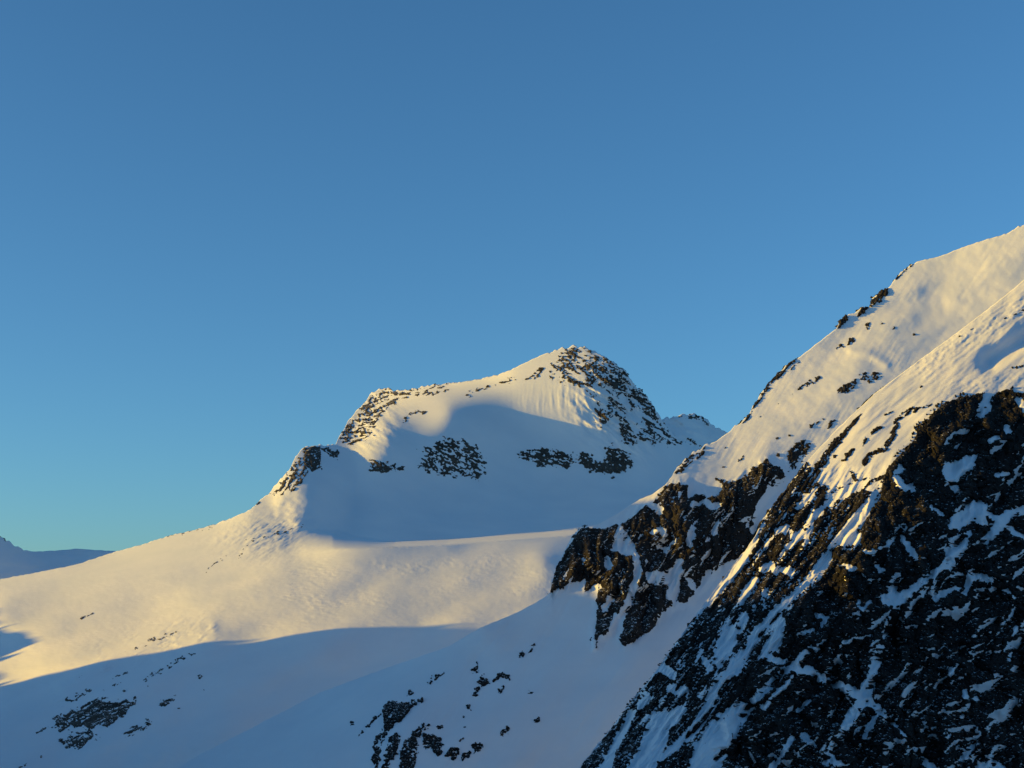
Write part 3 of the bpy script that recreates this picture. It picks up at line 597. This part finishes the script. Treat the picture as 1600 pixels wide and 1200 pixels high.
# shoulder, bottom centre
sg = 'rocks on the shaded snow shoulder'
SL = [
 ([[(598, 1106), (603, 1098), (612, 1096), (624, 1099), (642, 1094), (661, 1091), (661, 1097), (645, 1104), (636, 1116), (628, 1125), (612, 1138), (600, 1146), (599, 1125)]], .88, 'big dark crag at the top of the shoulder rocks, bottom centre', 5, (40, 20, 9), 'rock_crag'),
 ([[(598, 1140), (606, 1146), (600, 1160), (594, 1180), (588, 1215), (581, 1215), (582, 1170), (588, 1152)]], .8, 'dark rock rib running down from the big shoulder crag to the frame edge', 4, (65, 22, 8), 'rock_rib'),
 ([[(606, 1152), (621, 1144), (626, 1150), (622, 1175), (610, 1190), (600, 1215), (592, 1215), (602, 1180)]], .84, 'dark rock pillar right of the shoulder rib, at the bottom', 4, (65, 20, 8), 'rock_pillar'),
 ([[(626, 1168), (638, 1149), (650, 1150), (655, 1165), (650, 1190), (647, 1215), (622, 1215)]], .78, 'broad dark rock standing at the bottom frame edge, below the crag', 4, (65, 20, 8), 'rock_crag'),
 ([[(643, 1142), (667, 1131), (672, 1133), (661, 1142), (655, 1155), (645, 1152)]], .85, 'dark rock joining the shoulder rocks on their right', 4, (35, 16, 7), 'rock_outcrop'),
 ([[(660, 1146), (675, 1148), (690, 1154), (693, 1165), (688, 1180), (681, 1182), (672, 1168), (664, 1172), (661, 1160)]], .86, 'dark rock wedge pointing down, right of the broad rock', 4, (-40, 16, 8), 'rock_outcrop'),
 ([[(695, 1181), (700, 1172), (707, 1167), (718, 1170), (716, 1182), (708, 1189)]], .84, 'rounded rock, left of the three low ones', 4, (30, 12, 7), 'boulder'),
 ([[(722, 1184, 4), (732, 1177, 5)]], .9, 'oval rock, middle of the three low ones', 3.5, (30, 12, 7), 'boulder'),
 ([[(740, 1164, 4), (747, 1168, 7)]], .9, 'large rounded rock, right of the three low ones', 4, (20, 12, 7), 'boulder'),
 ([[(785, 1145, 5), (792, 1138, 4)]], .88, 'lone slanting rock right of centre on the shaded shoulder', 3, (40, 10, 6), 'boulder'),
 ([[(838, 1127, 4), (843, 1122, 3)]], .76, 'lone jagged rock farthest right on the shaded shoulder', 3, (60, 9, 5), 'boulder'),
 ([[(828, 1081, 4)]], .66, 'tiny faint rock in the middle of the shaded bowl', 2, (20, 8, 4), 'boulder'),
 ([[(736, 1048), (742, 1040), (746, 1035), (749, 1048), (744, 1052)]], .86, 'pointed dark rock topmost of the cluster', 3.5, (30, 12, 7), 'boulder'),
 ([[(745, 1063), (752, 1057), (762, 1060), (764, 1068), (755, 1073), (746, 1070)]], .86, 'biggest round rock of the cluster', 4, (20, 12, 7), 'boulder'),
 ([[(734, 1085), (740, 1074), (750, 1071), (752, 1080), (745, 1092), (738, 1090)]], .6, 'broken rock below the biggest round one of the cluster', 3, (35, 10, 6), 'rock_outcrop'),
 ([[(772, 1064, 3), (780, 1055, 4), (789, 1056, 5), (795, 1060, 3)]], .8, 'arched dark rock on the right of the cluster', 3, (30, 12, 6), 'rock_outcrop'),
 ([[(777, 1083, 3), (786, 1075, 4)]], .74, 'small double rock under the arched one', 3, (35, 9, 5), 'rock_outcrop'),
 ([[(811, 1027, 3), (816, 1020, 4)]], .84, 'small dark rock high on the shaded bowl', 3, (45, 10, 6), 'boulder'),
 ([[(826, 1020, 2), (834, 1010, 3), (838, 1003, 2)]], .6, 'broken thin rocks highest on the shaded bowl', 2.5, (50, 9, 4), 'rock_outcrop'),
 ([[(731, 1104, 4)]], .86, 'small upright stone below the broken rock of the cluster', 2.5, (60, 8, 5), 'boulder'),
 ([[(724, 1121, 2)]], .84, 'tiny stone below the small upright one', 2, (60, 8, 5), 'boulder'),
 ([[(727, 1135, 2)]], .84, 'tiny stone level with the small flat rock, to its right', 2, (60, 8, 5), 'boulder'),
 ([[(718, 1158, 2), (724, 1153, 1.5)]], .84, 'tiny stone above the three low rounded rocks', 2, (60, 8, 5), 'boulder'),
 ([[(683, 1136, 2), (692, 1136, 2)]], .84, 'small flat rock above the dark wedge', 2.5, (0, 10, 4), 'boulder'),
 ([[(672, 1068, 2), (682, 1059, 3), (692, 1050, 2)]], .84, 'thin slanting rock on the lighter snow left of the cluster', 3, (42, 14, 5), 'rock_ledge'),
 ([[(634, 1088, 2), (641, 1083, 4), (647, 1079, 3)]], .62, 'small broken rock just above the big shoulder crag', 3, (30, 9, 5), 'rock_outcrop'),
 ([[(560, 1150, 1), (575, 1134, 2), (586, 1122, 3), (594, 1118, 2)]], .78, 'long thin rock sliver left of the big shoulder crag', 3, (45, 18, 5), 'rock_ledge'),
 ([[(550, 1130, 3)]], .8, 'tiny dark stone left of the long thin sliver', 2, (10, 8, 4), 'boulder'),
]
for sh, dn, lb, am, gr, nm in SL: rock(R1, nm, lb, BO if nm == 'boulder' else OC, sh, dn, gr, am, near, 2.0, sg)
# near ridge
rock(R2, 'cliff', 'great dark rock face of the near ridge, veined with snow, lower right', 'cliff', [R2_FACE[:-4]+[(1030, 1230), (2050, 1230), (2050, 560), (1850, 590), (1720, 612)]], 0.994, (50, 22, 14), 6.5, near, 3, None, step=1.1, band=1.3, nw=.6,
     snow=[[(1350, 1090, 11), (1362, 1060, 8), (1368, 1035, 6), (1375, 1012, 4)], [(1350, 1090, 9), (1320, 1075, 7), (1295, 1063, 7), (1270, 1055, 8), (1250, 1045, 8), (1232, 1040, 6), (1205, 1030, 5), (1190, 1024, 3)],
           [(1350, 1090, 9), (1330, 1120, 7), (1317, 1145, 7), (1300, 1170, 6), (1290, 1190, 5)], [(1295, 1062, 5), (1297, 1040, 2)], [(1350, 1090, 7), (1375, 1110, 5), (1392, 1128, 3), (1415, 1150, 1), (1437, 1180, 3), (1455, 1200, 6), (1470, 1210, 6)],
           [(1352, 1148, 5), (1362, 1132, 5), (1372, 1118, 2)], [(1385, 937, 8), (1400, 938, 10), (1425, 925, 6), (1440, 910, 5), (1465, 895, 5), (1478, 885, 8), (1490, 872, 9), (1500, 855, 9), (1512, 835, 4)],
           [(1395, 935, 7), (1395, 912, 5)], [(1402, 950, 6), (1390, 975, 4), (1380, 995, 2)], [(1490, 840, 8), (1494, 815, 9), (1515, 805, 11), (1545, 812, 11), (1562, 815, 8), (1580, 802, 6), (1610, 794, 6)],
           [(1510, 785, 5), (1535, 792, 6)], [(1562, 820, 6), (1548, 838, 6), (1530, 850, 4), (1510, 862, 3)], [(1500, 842, 3), (1480, 862, 5)], [(1565, 818, 3), (1595, 838, 2), (1610, 850, 3)],
           [(1470, 903, 4), (1490, 898, 3), (1515, 901, 4), (1535, 902, 5), (1560, 912, 3), (1585, 935, 1)], [(1517, 904, 4), (1507, 927, 3)], [(1462, 935, 5), (1480, 924, 3), (1497, 920, 2)],
           [(1476, 722), (1495, 722), (1513, 712), (1527, 711), (1524, 728), (1513, 742), (1500, 756), (1488, 760), (1474, 740)], [(1490, 760, 5), (1497, 768, 4)], [(1524, 650), (1531, 632), (1542, 614), (1550, 616), (1546, 640), (1535, 652)],
           [(1575, 672, 6)], [(1400, 748, 4), (1408, 760, 5), (1424, 764, 5)], [(1408, 732, 4), (1398, 738, 2)], [(1558, 742, 3), (1574, 741, 3)], [(1545, 690, 2), (1560, 684, 3)], [(1590, 625, 4), (1605, 640, 5)],
           [(1495, 1195, 4), (1507, 1182, 5), (1520, 1166, 5)], [(1530, 1197, 5), (1550, 1193, 7), (1570, 1205, 4)], [(1530, 1142, 5)], [(1587, 982, 4)], [(1485, 1060, 3), (1487, 1045, 2)], [(1575, 1030, 3), (1577, 1022, 2)],
           [(1508, 1085, 5)], [(1525, 1092, 4)], [(1478, 1145, 3), (1482, 1150, 4)], [(1505, 1120, 3)], [(1492, 1115, 3)],
           [(1215, 962), (1226, 966), (1222, 1000), (1216, 1018), (1208, 1016), (1202, 990)], [(1244, 1034, 2), (1257, 1020, 3), (1270, 1014, 2), (1284, 1018, 2)], [(1320, 1005, 3), (1345, 998, 3), (1358, 992, 1)], [(1268, 1013, 3), (1280, 1020, 2)],
           [(1232, 1046, 5), (1210, 1065, 6), (1187, 1085, 7), (1165, 1112, 7), (1145, 1150, 6), (1128, 1180, 6), (1110, 1215, 8)], [(1150, 1095), (1168, 1100), (1150, 1140), (1125, 1190), (1115, 1215), (1070, 1215), (1090, 1160), (1110, 1130)],
           [(1370, 862, 2), (1388, 850, 3), (1397, 841, 2)], [(1410, 842, 3), (1425, 862, 4), (1431, 870, 3)], [(1352, 862, 2), (1368, 865, 3)], [(1368, 882, 2), (1378, 893, 3)], [(1320, 883, 2), (1336, 890, 3)], [(1412, 820, 2), (1418, 828, 1)], [(1455, 793, 2), (1470, 803, 2)],
           [(1340, 935, 1), (1345, 955, 2), (1358, 942, 3)], [(1275, 960, 2), (1290, 968, 4), (1282, 980, 2)], [(1255, 990, 3), (1270, 985, 2)], [(1250, 1110, 3), (1263, 1097, 4)], [(1290, 1180, 4), (1310, 1195, 4), (1325, 1205, 3)], [(1255, 1150, 3), (1270, 1162, 4)],
           [(1205, 1200, 4), (1225, 1175, 4), (1238, 1152, 3)], [(1240, 1060, 4), (1215, 1085, 5), (1192, 1105, 4)]])
D2 = [(1186, 818), (1192, 803), (1206, 790), (1225, 767), (1243, 744), (1262, 721), (1272, 735), (1262, 762), (1275, 752), (1300, 764), (1322, 756), (1355, 744), (1380, 748), (1378, 768), (1350, 790), (1325, 815), (1300, 850), (1268, 895), (1250, 925),
      (1225, 955), (1200, 1000), (1175, 1045), (1150, 1080), (1115, 1120), (1080, 1170), (1050, 1215), (893, 1215), (930, 1167), (957, 1136), (972, 1116), (1000, 1080), (1020, 1056), (1045, 1021), (1062, 998), (1086, 963), (1112, 931), (1134, 900), (1160, 870), (1182, 842)]
rock(R2, 'rock_buttress', 'dark broken buttress along the left edge of the near ridge, with snow gullies', 'cliff', [D2], .78, (54, 34, 11), 4.5, near, 3, None, step=1.05, band=1.0,
     snow=[[(1182, 838, 2), (1172, 858, 3.5), (1160, 876, 5), (1148, 892, 5), (1135, 908, 4.5), (1120, 926, 4), (1108, 942, 3)],
           [(1378, 768, 7), (1358, 796, 11), (1328, 836, 14), (1304, 866, 12), (1278, 898, 10), (1255, 922, 9), (1222, 952, 8), (1187, 985, 6), (1168, 1012, 6), (1150, 1042, 7), (1120, 1075, 8), (1104, 1112, 8), (1085, 1140, 5), (1055, 1165, 3), (1032, 1185, 2)],
           [(1140, 972), (1150, 985), (1148, 1002), (1138, 1025), (1124, 1042), (1117, 1020), (1128, 990)], [(1020, 1120), (1050, 1107), (1073, 1107), (1062, 1125), (1042, 1140), (1040, 1160), (1032, 1180), (1015, 1215), (975, 1215), (1000, 1170), (1008, 1145)],
           [(985, 1115, 4), (975, 1140, 5), (958, 1170, 4), (945, 1205, 6)], [(1040, 1046, 5), (1052, 1055, 4)], [(1050, 1075, 6), (1068, 1082, 7)], [(1100, 1030, 3), (1108, 1045, 3)], [(1025, 1048, 3), (1035, 1038, 3)], [(1190, 890, 3), (1205, 885, 5), (1212, 893, 3)],
           [(1180, 905, 3), (1165, 925, 4), (1160, 940, 3)], [(1240, 838, 3), (1258, 836, 5), (1268, 828, 3)], [(1232, 855, 2), (1240, 845, 3)], [(1262, 815, 3), (1280, 800, 5)], [(1290, 790, 3), (1300, 782, 4)], [(1215, 830, 3), (1228, 825, 3)], [(1250, 790, 3), (1262, 775, 3)],
           [(1222, 890, 3), (1235, 893, 4)], [(1165, 965, 4), (1155, 985, 4)], [(1000, 1100, 4), (1012, 1090, 3)], [(1300, 778, 4), (1322, 768, 6), (1345, 758, 7), (1372, 757, 6)], [(1080, 1175, 2), (1095, 1150, 3)]])
r2g = 'rock ribs crossing the sunlit snow of the near ridge'
NL = [
 ([[(1349, 644, 1.5), (1335, 660, 4), (1322, 674, 5), (1308, 690, 6), (1292, 708, 6), (1282, 725, 7), (1272, 742, 7), (1262, 758, 5)]], .82, 'longest dark rib slanting down the sunlit snow, second from the crest'),
 ([[(1260, 722, 2), (1254, 732, 5), (1245, 748, 7), (1238, 760, 6)]], .78, 'brown rock step on the crest where the sunlit snow ends'),
 ([[(1464, 627, 1), (1452, 634, 1.5), (1438, 637, 3), (1424, 642, 5), (1412, 647, 5), (1402, 656, 5), (1397, 672, 5), (1390, 688, 6), (1383, 700, 7), (1370, 706, 5), (1357, 712, 5), (1350, 724, 5)]], .74, 'broken dark rib nearest the great rock face'),
 ([[(1363, 677, 3), (1370, 671, 4), (1377, 668, 3)]], .84, 'small dark rock between the two slanting ribs, upper'),
 ([[(1353, 686, 3), (1348, 696, 2)]], .8, 'tiny dark rock between the two slanting ribs, middle'),
 ([[(1317, 719, 3), (1325, 709, 4), (1333, 702, 3)]], .82, 'dark rock between the two slanting ribs, lower'),
 ([[(1304, 713, 4)]], .82, 'small round rock beside the longest rib'),
 ([[(1331, 739, 4), (1336, 750, 4)]], .8, 'dark rock standing above the snow patch near the buttress'),
 ([[(1385, 597, 1.5), (1365, 611, 2), (1345, 630, 3), (1332, 645, 2)]], .6, 'thin brown rocks along the near snow crest'),
 ([[(1570, 498, 2), (1590, 490, 2.5), (1606, 483, 2)]], .5, 'thin dark streaks of rock near the right edge, upper snow'),
 ([[(1439, 604, 2.5)]], .8, 'tiny lone stone on the smooth sunlit snow of the near ridge'),
 ([[(1582, 575, 3), (1600, 572, 4)]], .5, 'small dark rocks under the blue shadow patch at the right edge'),
 ([[(1475, 543, 1.5), (1500, 525, 2), (1530, 508, 2), (1560, 492, 1.5)]], .33, 'broken line of small stones in the rough sunlit snow, upper right'),
 ([[(1395, 736, 2), (1378, 745, 4), (1362, 752, 4), (1348, 765, 3)]], .66, 'rock spur joining the great rock face to the buttress'),
 ([[(1402, 640, 1), (1390, 645, 2), (1370, 655, 1)]], .4, 'few tiny stones above the broken rib'),
]
for sh, dn, lb in NL: rock(R2, 'rock_rib' if 'rib ' in lb[:22] else 'rock_outcrop', lb, OC, sh, dn, (46, 18, 6), 3.5, near, 2.2, r2g)
